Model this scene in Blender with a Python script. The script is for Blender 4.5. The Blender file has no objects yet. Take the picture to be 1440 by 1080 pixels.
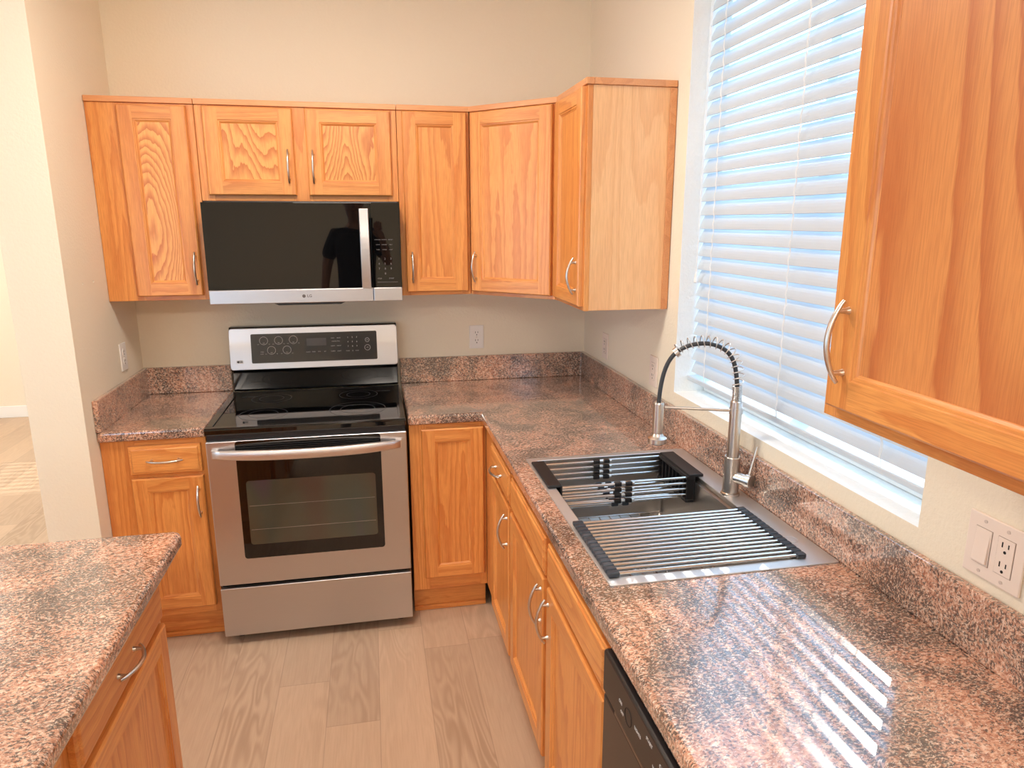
import bpy, bmesh, math, random
from mathutils import Vector, Matrix
random.seed(7)
PI = math.pi
S = bpy.context.scene
COL = S.collection
R = math.radians

# ------------------------------------------------------------------ camera
cam_d = bpy.data.cameras.new('camera')
cam = bpy.data.objects.new('camera', cam_d); COL.objects.link(cam)
CX, CY, CZ, YAW, PIT, ROL, FPX = -1.0562, -3.3983, 1.6834, .1977, -.2277, -.001, 985.3
fwd = Vector((math.sin(YAW)*math.cos(PIT), math.cos(YAW)*math.cos(PIT), math.sin(PIT)))
rgt = Vector((math.cos(YAW), -math.sin(YAW), 0)); upv = rgt.cross(fwd)
r2 = rgt*math.cos(ROL)+upv*math.sin(ROL); u2 = upv*math.cos(ROL)-rgt*math.sin(ROL)
M = Matrix((r2, u2, -fwd)).transposed().to_4x4(); M.translation = Vector((CX, CY, CZ))
cam.matrix_world = M
cam_d.sensor_fit = 'HORIZONTAL'; cam_d.sensor_width = 36; cam_d.lens = 36*FPX/1440
cam_d.clip_start = .01; cam_d.clip_end = 200
S.camera = cam

# ------------------------------------------------------------------ exposure, world, sun, windows' sky light
vs = S.view_settings
vs.view_transform = 'Standard'; vs.look = 'None'; vs.gamma = 1; vs.use_curve_mapping = False
vs.exposure = -0.02
S.cycles.max_bounces = 12; S.cycles.diffuse_bounces = 8
W = bpy.data.worlds.new('sky'); S.world = W; W.use_nodes = True
bg = W.node_tree.nodes['Background']
bg.inputs[0].default_value = (.44, .70, 1.0, 1); bg.inputs[1].default_value = 4.6
sd = bpy.data.lights.new('sun', 'SUN'); sun = bpy.data.objects.new('sun', sd); COL.objects.link(sun)
sd.energy = 3.0; sd.angle = R(.35); sd.color = (1, .96, .90)
sun.rotation_euler = Vector((.75, .75, .76)).to_track_quat('Z', 'Y').to_euler(); sun.location = (6, 6, 7)
def portal(name, loc, direction, sx, sy):
    l = bpy.data.lights.new(name, 'AREA'); l.shape = 'RECTANGLE'; l.size = sx; l.size_y = sy
    l.cycles.is_portal = True
    o = bpy.data.objects.new(name, l); COL.objects.link(o); o.location = loc
    o.rotation_euler = Vector(direction).to_track_quat('-Z', 'Y').to_euler()
portal('sky_portal', (.19, -1.69, 1.77), (-1, 0, 0), 1.2, 1.4)
portal('sky_portal', (-5.1, -7.14, 1.15), (0, 1, 0), 3.0, 2.2)
portal('sky_portal', (-7.14, -2.6, 1.35), (1, 0, 0), 3.0, 1.7)
portal('sky_portal', (-1.55, 3.47, 1.765), (0, -1, 0), 2.1, .87)

# ------------------------------------------------------------------ mesh helper
class B:
    def __init__(s): s.v = []; s.f = []; s.m = []; s.s = []
    def add(s, vs_, fs, m=0, smooth=False):
        o = len(s.v); s.v += [tuple(v) for v in vs_]
        for f in fs: s.f.append([o+i for i in f]); s.m.append(m); s.s.append(smooth)
        return s
    def box(s, x0, x1, y0, y1, z0, z1, m=0):
        if x0 > x1: x0, x1 = x1, x0
        if y0 > y1: y0, y1 = y1, y0
        if z0 > z1: z0, z1 = z1, z0
        return s.add([(x0,y0,z0),(x1,y0,z0),(x1,y1,z0),(x0,y1,z0),(x0,y0,z1),(x1,y0,z1),(x1,y1,z1),(x0,y1,z1)],
              [(0,3,2,1),(4,5,6,7),(0,1,5,4),(1,2,6,5),(2,3,7,6),(3,0,4,7)], m)
    def prism(s, poly, z0, z1, m=0, axis='z'):
        n = len(poly)
        if sum(poly[i][0]*poly[(i+1) % n][1]-poly[(i+1) % n][0]*poly[i][1] for i in range(n)) < 0: poly = poly[::-1]
        def P(a, b, c): return {'z': (a, b, c), 'x': (c, a, b), 'y': (a, c, b)}[axis]
        vs_ = [P(a, b, z0) for a, b in poly]+[P(a, b, z1) for a, b in poly]
        fs = [tuple(range(n))[::-1], tuple(range(n, 2*n))]+[(i, (i+1) % n, n+(i+1) % n, n+i) for i in range(n)]
        if axis == 'y': fs = [f[::-1] for f in fs]
        return s.add(vs_, fs, m)
    def tube(s, pts, r, n=10, m=0, cap=True, flat=1.0):
        pts = [Vector(p) for p in pts]; k = len(pts)
        rs = r if isinstance(r, (list, tuple)) else [r]*k
        vs_ = []; nrm = None
        for i, p in enumerate(pts):
            t = (pts[min(i+1, k-1)]-pts[max(i-1, 0)]).normalized()
            if nrm is None:
                a = Vector((0, 0, 1)) if abs(t.z) < .9 else Vector((1, 0, 0))
                nrm = (a-t*a.dot(t)).normalized()
            else: nrm = (nrm-t*nrm.dot(t)).normalized()
            b = t.cross(nrm)
            for j in range(n):
                a = 2*PI*j/n
                vs_.append(p+(nrm*math.cos(a)+b*math.sin(a)*flat)*rs[i])
        fs = [(i*n+j, i*n+(j+1) % n, (i+1)*n+(j+1) % n, (i+1)*n+j) for i in range(k-1) for j in range(n)]
        s.add(vs_, fs, m, True)
        if cap:
            s.add(vs_[:n], [tuple(range(n))[::-1]], m); s.add(vs_[-n:], [tuple(range(n))], m)
        return s
    def lathe(s, prof, c=(0, 0, 0), ax=(0, 0, 1), n=24, m=0, smooth=True):
        c = Vector(c); ax = Vector(ax).normalized()
        a = Vector((1, 0, 0)) if abs(ax.x) < .9 else Vector((0, 1, 0))
        e1 = (a-ax*a.dot(ax)).normalized(); e2 = ax.cross(e1)
        rings = []
        for i in range(len(prof)-1):   # each band owns its verts: crisp profile edges
            vs_ = []
            for r, h in (prof[i], prof[i+1]):
                for j in range(n):
                    t = 2*PI*j/n; vs_.append(c+ax*h+(e1*math.cos(t)+e2*math.sin(t))*max(r, 1e-5))
            s.add(vs_, [(j, (j+1) % n, n+(j+1) % n, n+j) for j in range(n)], m, smooth)
        return s
    def cyl(s, c, r, h, ax=(0, 0, 1), n=24, m=0):
        return s.lathe([(0, 0), (r, 0), (r, h), (0, h)], c, ax, n, m)
    def torus(s, c, r, t, ax=(0, 0, 1), n=32, k=8, m=0):
        return s.lathe([(r+t*math.cos(2*PI*i/k), t*math.sin(2*PI*i/k)) for i in range(k+1)], c, ax, n, m)
    def merge(s, o, m=0, T=None):
        vs_ = [tuple(T @ Vector(v)) for v in o.v] if T else o.v
        b = len(s.v); s.v += vs_
        for f, mm, sm in zip(o.f, o.m, o.s): s.f.append([b+i for i in f]); s.m.append(mm); s.s.append(sm)
        return s
    def build(s, name, mats, parent=None, bevel=0, seg=2, subsurf=0, ang=50):
        me = bpy.data.meshes.new(name); me.from_pydata(s.v, [], s.f)
        if not isinstance(mats, (list, tuple)): mats = [mats]
        for mt in mats: me.materials.append(mt)
        me.polygons.foreach_set('material_index', s.m); me.polygons.foreach_set('use_smooth', s.s)
        me.validate(); me.update()
        o = bpy.data.objects.new(name, me); COL.objects.link(o)
        if parent: o.parent = parent
        if bevel:
            b = o.modifiers.new('bevel', 'BEVEL'); b.width = bevel; b.segments = seg; b.limit_method = 'ANGLE'; b.angle_limit = R(ang)
            b.harden_normals = False
        return o

def thing(name, label, cat, loc=(0, 0, 0), rz=0, group=None):
    o = bpy.data.objects.new(name, None); COL.objects.link(o); o.empty_display_size = .05
    o.location = loc; o.rotation_euler = (0, 0, rz); o['label'] = label; o['category'] = cat
    if group: o['group'] = group
    return o
def tag(o, label, cat, group=None):
    o['label'] = label; o['category'] = cat
    if group: o['group'] = group
    return o
def struct(o): o['kind'] = 'structure'; return o
def cut(o, cutter_b):
    """subtract a shape and bake the result"""
    c = cutter_b.build('cutter', [], o.parent)
    m = o.modifiers.new('b', 'BOOLEAN'); m.object = c; m.operation = 'DIFFERENCE'; m.solver = 'EXACT'
    # boolean before other modifiers
    while o.modifiers[0].name != 'b': o.modifiers.move(len(o.modifiers)-1, 0)
    others = [x for x in o.modifiers if x.name != 'b']
    for x in others: x.show_viewport = False
    bpy.context.view_layer.update()
    me = bpy.data.meshes.new_from_object(o.evaluated_get(bpy.context.evaluated_depsgraph_get()))
    for x in others: x.show_viewport = True
    o.modifiers.remove(o.modifiers['b']); o.data = me
    bpy.data.objects.remove(c)
def text(body, size, parent, mat, loc, rot, name='lettering', ext=.0003, align='CENTER', bold=0):
    cu = bpy.data.curves.new(name, 'FONT'); cu.body = body; cu.size = size; cu.extrude = ext; cu.align_x = align; cu.align_y = 'CENTER'
    cu.offset = bold; cu.resolution_u = 3
    o = bpy.data.objects.new(name, cu); COL.objects.link(o)
    bpy.context.view_layer.update()
    me = bpy.data.meshes.new_from_object(o.evaluated_get(bpy.context.evaluated_depsgraph_get()))
    bpy.data.objects.remove(o)
    T = Matrix.Translation(loc) @ rot.to_4x4()
    b = B(); b.add([T @ v.co for v in me.vertices], [tuple(p.vertices) for p in me.polygons])
    bpy.data.meshes.remove(me)
    return b
FACE_Y = Matrix.Rotation(R(90), 3, 'X')      # text plane turned to face -y

# ------------------------------------------------------------------ materials
def sl(c):  # sRGB 0-255 -> linear
    return tuple((x/255/12.92 if x/255 <= .04045 else ((x/255+.055)/1.055)**2.4) for x in c)+(1,)
class NT:
    def __init__(s, name):
        s.mat = bpy.data.materials.new(name); s.mat.use_nodes = True
        s.t = s.mat.node_tree; s.p = s.t.nodes['Principled BSDF']
    def n(s, ty, **k):
        o = s.t.nodes.new(ty)
        for a, b in k.items():
            if a.startswith('_'): setattr(o, a[1:], b)
            else:
                o.inputs[a.replace('__', ' ')].default_value = b
        return o
    def l(s, a, b): s.t.links.new(a, b)
    def ramp(s, src, stops, interp='LINEAR'):
        r = s.t.nodes.new('ShaderNodeValToRGB'); r.color_ramp.interpolation = interp
        e = r.color_ramp.elements
        while len(e) < len(stops): e.new(.5)
        for i, (p, c) in enumerate(stops): e[i].position = p; e[i].color = c if len(c) == 4 else c+(1,)
        s.l(src, r.inputs[0]); return r.outputs[0]
    def mix(s, f, a, b, mode='MIX'):
        m = s.t.nodes.new('ShaderNodeMix'); m.data_type = 'RGBA'; m.blend_type = mode
        for i, v in ((0, f), (6, a), (7, b)):
            if hasattr(v, 'is_linked'): s.l(v, m.inputs[i])
            else: m.inputs[i].default_value = v
        return m.outputs[2]
    def math(s, op, a, b=0., c=0.):
        m = s.t.nodes.new('ShaderNodeMath'); m.operation = op
        for i, v in enumerate((a, b, c)):
            if hasattr(v, 'is_linked'): s.l(v, m.inputs[i])
            else: m.inputs[i].default_value = v
        return m.outputs[0]
    def coord(s, scale=(1, 1, 1), rnd=True, rot=(0, 0, 0)):
        tc = s.n('ShaderNodeTexCoord'); mp = s.n('ShaderNodeMapping'); mp.inputs['Scale'].default_value = scale; mp.inputs['Rotation'].default_value = rot
        src = tc.outputs['Object']
        if rnd:
            oi = s.n('ShaderNodeObjectInfo'); k = s.n('ShaderNodeVectorMath', _operation='SCALE'); k.inputs[0].default_value = (13, 7, 17)
            s.l(oi.outputs['Random'], k.inputs['Scale']); ad = s.n('ShaderNodeVectorMath', _operation='ADD')
            s.l(src, ad.inputs[0]); s.l(k.outputs[0], ad.inputs[1]); src = ad.outputs[0]
        s.l(src, mp.inputs['Vector']); return mp.outputs[0]
    def noise(s, vec, scale, detail=2, rough=.5, dist=0., out=0):
        o = s.n('ShaderNodeTexNoise', Scale=scale, Detail=detail, Roughness=rough, Distortion=dist); s.l(vec, o.inputs['Vector']); return o.outputs[out]
    def bump(s, h, strength=.2, dist=.001):
        b = s.n('ShaderNodeBump', Strength=strength, Distance=dist); s.l(h, b.inputs['Height']); s.l(b.outputs[0], s.p.inputs['Normal'])
def plain(name, rgb, rough=.5, metal=0., coat=0., spec=.5, emit=None, es=0):
    t = NT(name); p = t.p; p.inputs['Base Color'].default_value = sl(rgb); p.inputs['Roughness'].default_value = rough
    p.inputs['Metallic'].default_value = metal; p.inputs['Coat Weight'].default_value = coat; p.inputs['Coat Roughness'].default_value = .05
    p.inputs['Specular IOR Level'].default_value = spec
    if emit: p.inputs['Emission Color'].default_value = sl(emit); p.inputs['Emission Strength'].default_value = es
    return t.mat
def oak(name, axis, light=(229, 160, 88), dark=(194, 106, 46), K=9., sx=5., along=.09, contrast=.75, rough=.36, zig=.0):
    t = NT(name)
    sc = {'z': (1, 1, along), 'x': (along, 1, 1), 'y': (1, along, 1)}[axis]
    v = t.coord(sc)
    low = t.noise(v, sx, 1.2, .4, .2)
    fine = {'z': (1, 1, .32), 'x': (.32, 1, 1), 'y': (1, .32, 1)}[axis]
    jit = t.noise(t.coord(fine), 42, 2, .55)
    ph = t.math('ADD', t.math('MULTIPLY', low, K), t.math('MULTIPLY', jit, .45+zig))
    saw = t.math('FRACT', ph)                       # growth rings: sharp late-wood edge, soft early side
    band = t.ramp(saw, [(0, (0, 0, 0)), (.35, (.08, .08, .08)), (.80, (.8, .8, .8)), (.93, (1, 1, 1)), (1, (0, 0, 0))])
    pore = t.noise(t.coord({'z': (1, 1, .035), 'x': (.035, 1, 1), 'y': (1, .035, 1)}[axis]), 420, 2, .6)
    porem = t.ramp(pore, [(.42, (1, 1, 1)), (.62, (0, 0, 0))])
    big = t.noise(t.coord(sc, True), 1.6, 2, .5)
    c = t.mix(t.math('MULTIPLY', band, contrast), sl(light), sl(dark))
    c = t.mix(t.math('MULTIPLY', t.math('SUBTRACT', 1.0, porem), .3), c, sl(tuple(int(q*.88) for q in dark)))
    tint = t.ramp(big, [(.35, (.92, .88, .84)), (.65, (1.05, 1.04, 1.03))])
    c = t.mix(1.0, c, tint, 'MULTIPLY')
    t.l(c, t.p.inputs['Base Color']); t.p.inputs['Roughness'].default_value = rough
    t.p.inputs['Coat Weight'].default_value = .25; t.p.inputs['Coat Roughness'].default_value = .22
    t.bump(porem, .12, .0006)
    return t.mat
OV = oak('oak_vertical_grain', 'z', K=16, sx=7, along=.05, contrast=.55); OH = oak('oak_horizontal_grain', 'x', K=14, sx=7, along=.07, contrast=.55)
OP = oak('oak_cathedral_panel', 'z', light=(236, 174, 98), dark=(192, 106, 44), K=32., sx=4.6, along=.30, contrast=.95, zig=.55)
OE = oak('oak_end_laminate_sheen', 'z', light=(236, 186, 132), dark=(220, 158, 104), K=18, sx=6, along=.05, contrast=.5, rough=.3)  # finer laminate grain; the lighter pinkish tone paints in the lighting sheen
OT = oak('oak_trim', 'x', light=(222, 158, 106), dark=(198, 128, 78), K=12, along=.05, contrast=.5)
OPS = oak('oak_straight_panel', 'z', K=16., sx=6., along=.06, contrast=.6, zig=.1)
OPB = oak('oak_bold_panel', 'z', light=(216, 146, 84), dark=(182, 98, 50), K=20., sx=3.4, along=.09, contrast=.8, zig=-.2)
OAK = [OV, OH, OP]; OAKS = [OV, OH, OPS]; OAKB = [OV, OH, OPB]
DARKIN = plain('cabinet_interior_shadow_gap', (60, 35, 18), .8)

def granite():
    t = NT('granite')
    v = t.coord((1, 1, 1), False)
    wob = t.n('ShaderNodeTexNoise', Scale=14., Detail=3.); t.l(v, wob.inputs['Vector'])
    sk = t.n('ShaderNodeVectorMath', _operation='MULTIPLY_ADD'); t.l(wob.outputs['Color'], sk.inputs[0]); sk.inputs[1].default_value = (.035, .035, .035); t.l(v, sk.inputs[2])
    mp = t.n('ShaderNodeMapping'); mp.inputs['Rotation'].default_value = (0, 0, R(-35)); mp.inputs['Scale'].default_value = (1, 1.5, 1.2); t.l(sk.outputs[0], mp.inputs['Vector'])
    vv = mp.outputs[0]
    base = t.noise(vv, 100, 4, .62)
    c = t.ramp(base, [(.36, sl((156, 112, 94))), (.47, sl((192, 152, 132))), (.55, sl((214, 182, 162))), (.66, sl((232, 216, 202)))])
    cloud = t.noise(v, 5.5, 3, .6, .8)
    cl = t.ramp(cloud, [(.38, sl((214, 206, 198))), (.62, sl((255, 228, 212)))])
    c = t.mix(.8, c, cl, 'MULTIPLY')
    d1 = t.noise(vv, 135, 5, .68, .15); clb = t.math('MULTIPLY', t.math('SUBTRACT', cloud, .5), -.38)
    m1 = t.ramp(t.math('ADD', d1, clb), [(.49, (0, 0, 0)), (.535, (1, 1, 1))])
    c = t.mix(t.math('MULTIPLY', m1, .88), c, sl((66, 57, 56)))
    d2 = t.noise(vv, 210, 3, .6); m2 = t.ramp(d2, [(.57, (0, 0, 0)), (.64, (1, 1, 1))])
    c = t.mix(t.math('MULTIPLY', m2, .7), c, sl((238, 220, 202)))
    t.l(c, t.p.inputs['Base Color'])
    t.p.inputs['Roughness'].default_value = .18; t.p.inputs['Specular IOR Level'].default_value = .8
    t.p.inputs['Coat Weight'].default_value = 1; t.p.inputs['Coat IOR'].default_value = 1.55; t.p.inputs['Coat Roughness'].default_value = .06
    return t.mat
GR = granite()
def steel(name, rgb, rough, axis='x', bump=.05, an=.5):
    t = NT(name); t.p.inputs['Metallic'].default_value = 1
    sc = {'x': (.01, 1, 1), 'y': (1, .01, 1), 'z': (1, 1, .01)}[axis]
    n = t.noise(t.coord(sc), 900, 2)
    c = t.mix(n, sl(tuple(int(q*.97) for q in rgb)), sl(rgb)); t.l(c, t.p.inputs['Base Color'])
    rr = t.math('MULTIPLY_ADD', n, .12, rough-.06); t.l(rr, t.p.inputs['Roughness'])
    t.p.inputs['Anisotropic'].default_value = an
    if bump: t.bump(n, bump, .0002)
    return t.mat
ST = steel('brushed_stainless_steel', (204, 203, 205), .36)
STS = steel('sink_stainless_steel', (222, 224, 226), .5, 'y', .0, 0.)
NI = plain('satin_nickel', (212, 205, 197), .28, 1)
CHR = plain('polished_rod_steel', (220, 218, 215), .16, 1)
BLK = plain('gloss_black_enamel', (10, 10, 11), .12, 0, .4)
BLG = plain('black_ceramic_glass', (7, 7, 8), .03, 0, 0, .62)
MWG = plain('black_mirror_glass', (9, 9, 10), .02, 0, 0, .42)
BLM = plain('matte_black_plastic', (24, 24, 27), .45)
SLATE = plain('dark_rubber', (44, 52, 62), .38)
PANELG = plain('dark_grey_control_glass', (44, 43, 44), .22, 0, .2)
DISPG = plain('display_grey', (84, 82, 84), .25)
INK = plain('pale_print', (190, 188, 186), .5)
INKD = plain('dim_print', (120, 120, 124), .5)
WHP = plain('white_plastic', (236, 234, 230), .3)
IVP = plain('ivory_plastic', (232, 218, 205), .35)
HOLE = plain('slot_black', (15, 12, 10), .6)
BLR = plain('burner_mark_print', (70, 70, 76), .3)
VIN = plain('white_vinyl', (240, 240, 236), .35)
RED = plain('red_dark_badge', (30, 28, 30), .3)
DWB = plain('dishwasher_brown_black', (40, 33, 31), .35, 0, .1)
DWS = plain('dishwasher_dark_control', (28, 25, 26), .35)
BASEB = plain('white_baseboard_paint', (238, 238, 234), .4)
def glass(name, a=.9):
    t = NT(name); p = t.p
    tr = t.n('ShaderNodeBsdfTransparent'); gl = t.n('ShaderNodeBsdfGlossy', Roughness=.0); fr = t.n('ShaderNodeFresnel', IOR=1.45); mx = t.n('ShaderNodeMixShader')
    ge = t.n('ShaderNodeNewGeometry'); t.l(t.math('MULTIPLY', fr.outputs[0], t.math('SUBTRACT', 1., ge.outputs['Backfacing'])), mx.inputs[0]); t.l(tr.outputs[0], mx.inputs[1]); t.l(gl.outputs[0], mx.inputs[2])
    t.l(mx.outputs[0], t.t.nodes['Material Output'].inputs[0]); return t.mat
GLS = glass('window_glass')
def oven_glass():
    t = NT('oven_window_glass'); v = t.coord((1, .2, .35), False); n = t.noise(v, 5, 1)
    c = t.ramp(n, [(.3, sl((70, 55, 46))), (.45, sl((66, 64, 52))), (.6, sl((58, 66, 58))), (.75, sl((66, 58, 74)))])
    t.l(c, t.p.inputs['Base Color']); t.p.inputs['Roughness'].default_value = .1; t.p.inputs['Coat Weight'].default_value = .6; return t.mat
OVG = oven_glass()
def wallmat(name, rgb, bs=.2):
    t = NT(name); v = t.coord((1, 1, 1), False)
    n = t.noise(v, 90, 3, .6); n2 = t.noise(v, 28, 2)
    t.p.inputs['Base Color'].default_value = sl(rgb); t.p.inputs['Roughness'].default_value = .75
    h = t.math('ADD', t.ramp(n, [(.42, (0, 0, 0)), (.6, (1, 1, 1))]), t.math('MULTIPLY', n2, .4)); t.bump(h, bs, .0022)
    return t.mat
WALL = wallmat('cream_textured_wall_paint', (234, 225, 204)); CEIL = wallmat('white_ceiling_paint', (240, 238, 232))
SILL = wallmat('white_reveal_paint', (240, 238, 232), .3)
def slat():
    t = NT('white_faux_wood_slat'); p = t.p; p.inputs['Base Color'].default_value = sl((208, 216, 221)); p.inputs['Roughness'].default_value = .4
    tl = t.n('ShaderNodeBsdfTranslucent'); tl.inputs[0].default_value = (.62, .80, .92, 1); mx = t.n('ShaderNodeMixShader'); mx.inputs[0].default_value = .12
    t.l(p.outputs[0], mx.inputs[1]); t.l(tl.outputs[0], mx.inputs[2]); t.l(mx.outputs[0], t.t.nodes['Material Output'].inputs[0]); return t.mat
SLAT = slat()
def floormat():
    t = NT('grey_oak_vinyl_plank')
    tc = t.n('ShaderNodeTexCoord'); sep = t.n('ShaderNodeSeparateXYZ'); t.l(tc.outputs['Object'], sep.inputs[0])
    x = t.math('DIVIDE', sep.outputs[0], .182); row = t.math('FLOOR', x); fx = t.math('FRACT', x)
    off = t.math('FRACT', t.math('MULTIPLY', t.math('SINE', t.math('MULTIPLY', row, 12.9898)), 43758.5))
    y = t.math('ADD', t.math('DIVIDE', sep.outputs[1], 1.22), off); cl = t.math('FLOOR', y); fy = t.math('FRACT', y)
    idn = t.math('ADD', t.math('MULTIPLY', row, 3.17), t.math('MULTIPLY', cl, 7.31))
    wn = t.n('ShaderNodeTexWhiteNoise', _noise_dimensions='1D'); t.l(idn, wn.inputs['W'])
    cmb = t.n('ShaderNodeCombineXYZ'); t.l(sep.outputs[0], cmb.inputs[0]); t.l(t.math('MULTIPLY', sep.outputs[1], .16), cmb.inputs[1]); t.l(t.math('MULTIPLY', wn.outputs[0], 37.), cmb.inputs[2])
    low = t.noise(cmb.outputs[0], 8, 2, .5, .5)
    cmb2 = t.n('ShaderNodeCombineXYZ'); t.l(sep.outputs[0], cmb2.inputs[0]); t.l(t.math('MULTIPLY', sep.outputs[1], .05), cmb2.inputs[1]); t.l(t.math('MULTIPLY', wn.outputs[0], 11.), cmb2.inputs[2])
    fine = t.noise(cmb2.outputs[0], 160, 3, .6)
    bnd = t.math('MULTIPLY_ADD', t.math('SINE', t.math('MULTIPLY_ADD', low, 75., t.math('MULTIPLY', fine, 2.))), .5, .5)
    # grain figure stays faint on most of a plank, strong in dark knots
    knot = t.ramp(t.noise(cmb.outputs[0], 3.2, 1, .4), [(.5, (.1, .1, .1)), (.70, (.6, .6, .6))])
    c = t.mix(t.math('MULTIPLY', bnd, knot), sl((196, 172, 148)), sl((154, 126, 102)))
    c = t.mix(t.math('MULTIPLY', t.ramp(fine, [(.4, (0, 0, 0)), (.7, (1, 1, 1))]), .35), c, sl((172, 146, 122)))
    tint = t.ramp(wn.outputs[0], [(0, (.86, .85, .84)), (1, (1.1, 1.09, 1.07))]); c = t.mix(1., c, tint, 'MULTIPLY')
    ex = t.math('MINIMUM', fx, t.math('SUBTRACT', 1., fx)); ey = t.math('MULTIPLY', t.math('MINIMUM', fy, t.math('SUBTRACT', 1., fy)), 6.7)
    e = t.math('MINIMUM', ex, ey); em = t.ramp(e, [(.0, (1, 1, 1)), (.012, (0, 0, 0))])
    c = t.mix(t.math('MULTIPLY', em, .45), c, sl((120, 100, 84)))
    t.l(c, t.p.inputs['Base Color']); t.p.inputs['Roughness'].default_value = .42; t.bump(t.math('SUBTRACT', 1., em), .2, .0006)
    return t.mat
FLR = floormat()

# ------------------------------------------------------------------ the setting
ZC = 2.75; WX = -2.09; WL = -2.27; WE = -.71
b = B(); b.box(-7.12, .5, -7.12, 3.45, -.12, 0); struct(b.build('floor', FLR))
b = B(); b.box(-7.12, .5, -7.12, 3.45, ZC, ZC+.1); struct(b.build('ceiling', CEIL))
WY0, WY1, WZ0, WZ1 = -2.278, -1.102, 1.084, 2.47     # kitchen window opening
b = B(); b.box(0, .16, -7.12, .12, 0, ZC)
wr = struct(b.build('wall_right', [WALL, SILL])); c_ = B(); c_.box(-.1, .3, WY0, WY1, WZ0, WZ1); cut(wr, c_)
for p in wr.data.polygons:     # white painted reveal of the window
    c = p.center
    if WY0-.001 < c.y < WY1+.001 and WZ0-.001 < c.z < WZ1+.001 and .005 < c.x < .155: p.material_index = 1
b = B(); b.box(WL+.001, 0, 0, .12, 0, ZC); struct(b.build('wall_back', WALL))
b = B(); b.box(WL, WX, WE, -.0005, 0, ZC); wl = struct(b.build('wall_left', WALL, bevel=.032, seg=6))
b = B(); b.box(-7.12, .5, 3.33, 3.45, 0, ZC); wf = struct(b.build('wall_far', WALL)); c_ = B(); c_.box(-2.6, -.5, 3.2, 3.6, 1.33, 2.2); cut(wf, c_)
b = B(); b.box(.38, .5, .1205, 3.3295, 0, ZC); struct(b.build('wall_hall', WALL))
b = B(); b.box(-7.12, -7, -6.999, 3.329, 0, ZC); wo = struct(b.build('wall_outer_left', WALL)); c_ = B(); c_.box(-7.3, -6.8, -4.1, -1.1, .5, 2.2); cut(wo, c_)
b = B(); b.box(-7.12, -.0005, -7.12, -7, 0, ZC); wb = struct(b.build('wall_rear', WALL)); c_ = B(); c_.box(-6.6, -3.6, -7.3, -6.8, .05, 2.25); cut(wb, c_)
b = B(); b.box(-6.99, .37, 3.318, 3.3295, 0, .105); struct(b.build('baseboard_far', BASEB, bevel=.004))
# kitchen window: vinyl frame, mullion and panes
wt = bpy.data.objects.new('window_1', None); COL.objects.link(wt); wt.location = (.13, (WY0+WY1)/2, WZ0); struct(wt)
hw = (WY1-WY0)/2; hh = WZ1-WZ0
b = B(); fwd_ = .035
b.box(-.015, .025, -hw+.001, hw-.001, .001, fwd_); b.box(-.015, .025, -hw+.001, hw-.001, hh-fwd_, hh-.001)
b.box(-.015, .025, -hw+.001, -hw+fwd_, fwd_, hh-fwd_); b.box(-.015, .025, hw-fwd_, hw-.001, fwd_, hh-fwd_); b.box(-.015, .025, -.02, .02, fwd_, hh-fwd_)
b.build('window_frame', VIN, wt, .002)
for s_ in (-1, 1):
    b = B(); b.box(.003, .008, min(s_*.02, s_*(hw-fwd_)), max(s_*.02, s_*(hw-fwd_)), fwd_, hh-fwd_); b.build('pane', GLS, wt)
def plain_window(n, x0, x1, y0, y1, z0, z1, ax, nm):
    w = bpy.data.objects.new('window_%d' % n, None); COL.objects.link(w); struct(w)
    b = B(); t_ = .05
    def bx(a0, a1, c0, c1):
        if ax == 'x': b.box(a0, a1, y0, y1, c0, c1)
        else: b.box(x0, x1, a0, a1, c0, c1)
    A0, A1 = (x0, x1) if ax == 'x' else (y0, y1)
    A0 += .001; A1 -= .001; z0 += .001; z1 -= .001
    bx(A0, A1, z0, z0+t_); bx(A0, A1, z1-t_, z1); bx(A0, A0+t_, z0+t_, z1-t_); bx(A1-t_, A1, z0+t_, z1-t_)
    for i in range(1, nm): m_ = A0+(A1-A0)*i/nm; bx(m_-t_/2, m_+t_/2, z0+t_, z1-t_)
    b.build('window_frame', VIN, w)
plain_window(2, -2.6, -.5, 3.39, 3.43, 1.33, 2.2, 'x', 1)
plain_window(3, -6.6, -3.6, -7.08, -7.04, .05, 2.25, 'x', 3)  # unseen rear window, added to let daylight in
plain_window(4, -7.08, -7.04, -4.1, -1.1, .5, 2.2, 'y', 2)  # unseen side window, also added for daylight
# screw holes left in the wall
for y_ in (-.556, -.452):
    c_ = B(); c_.cyl((WX-.02, y_, 1.463), .0035, .05, (1, 0, 0), 10); cut(wl, c_)

# ------------------------------------------------------------------ fill lamps added on the ceiling, out of view
FILL_LAMP = plain('fill_lamp_diffuser', (255, 250, 240), .4, emit=(255, 243, 230), es=46.0)
def added_fill_lamp(x, y, r, lab):
    t = thing('added_fill_lamp', lab, 'added fill lamp', (x, y, ZC), group='round fill lamps')
    b = B(); b.lathe([(0, 0), (r+.015, 0), (r+.015, -.05), (r, -.055), (r, -.03)], n=40); b.build('housing', VIN, t)
    b = B(); b.lathe([(r, -.045), (r*.9, -.075), (r*.55, -.095), (0, -.1)], n=40); b.build('diffuser', FILL_LAMP, t)
for x, y, r, l in ((-1.25, -1.45, .25, 'round fill lamp added above the aisle between island and sink'), (-.95, -4.9, .34, 'large round fill lamp added behind the camera, nearer the window wall'), (-2.7, -4.9, .34, 'large round fill lamp added behind the camera, beyond the island'), (-4.4, -1.2, .30, 'round fill lamp added in the neighbouring room'), (-4.2, 1.6, .38, 'round fill lamp added near the far wall window')):
    added_fill_lamp(x, y, r, l)

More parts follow.
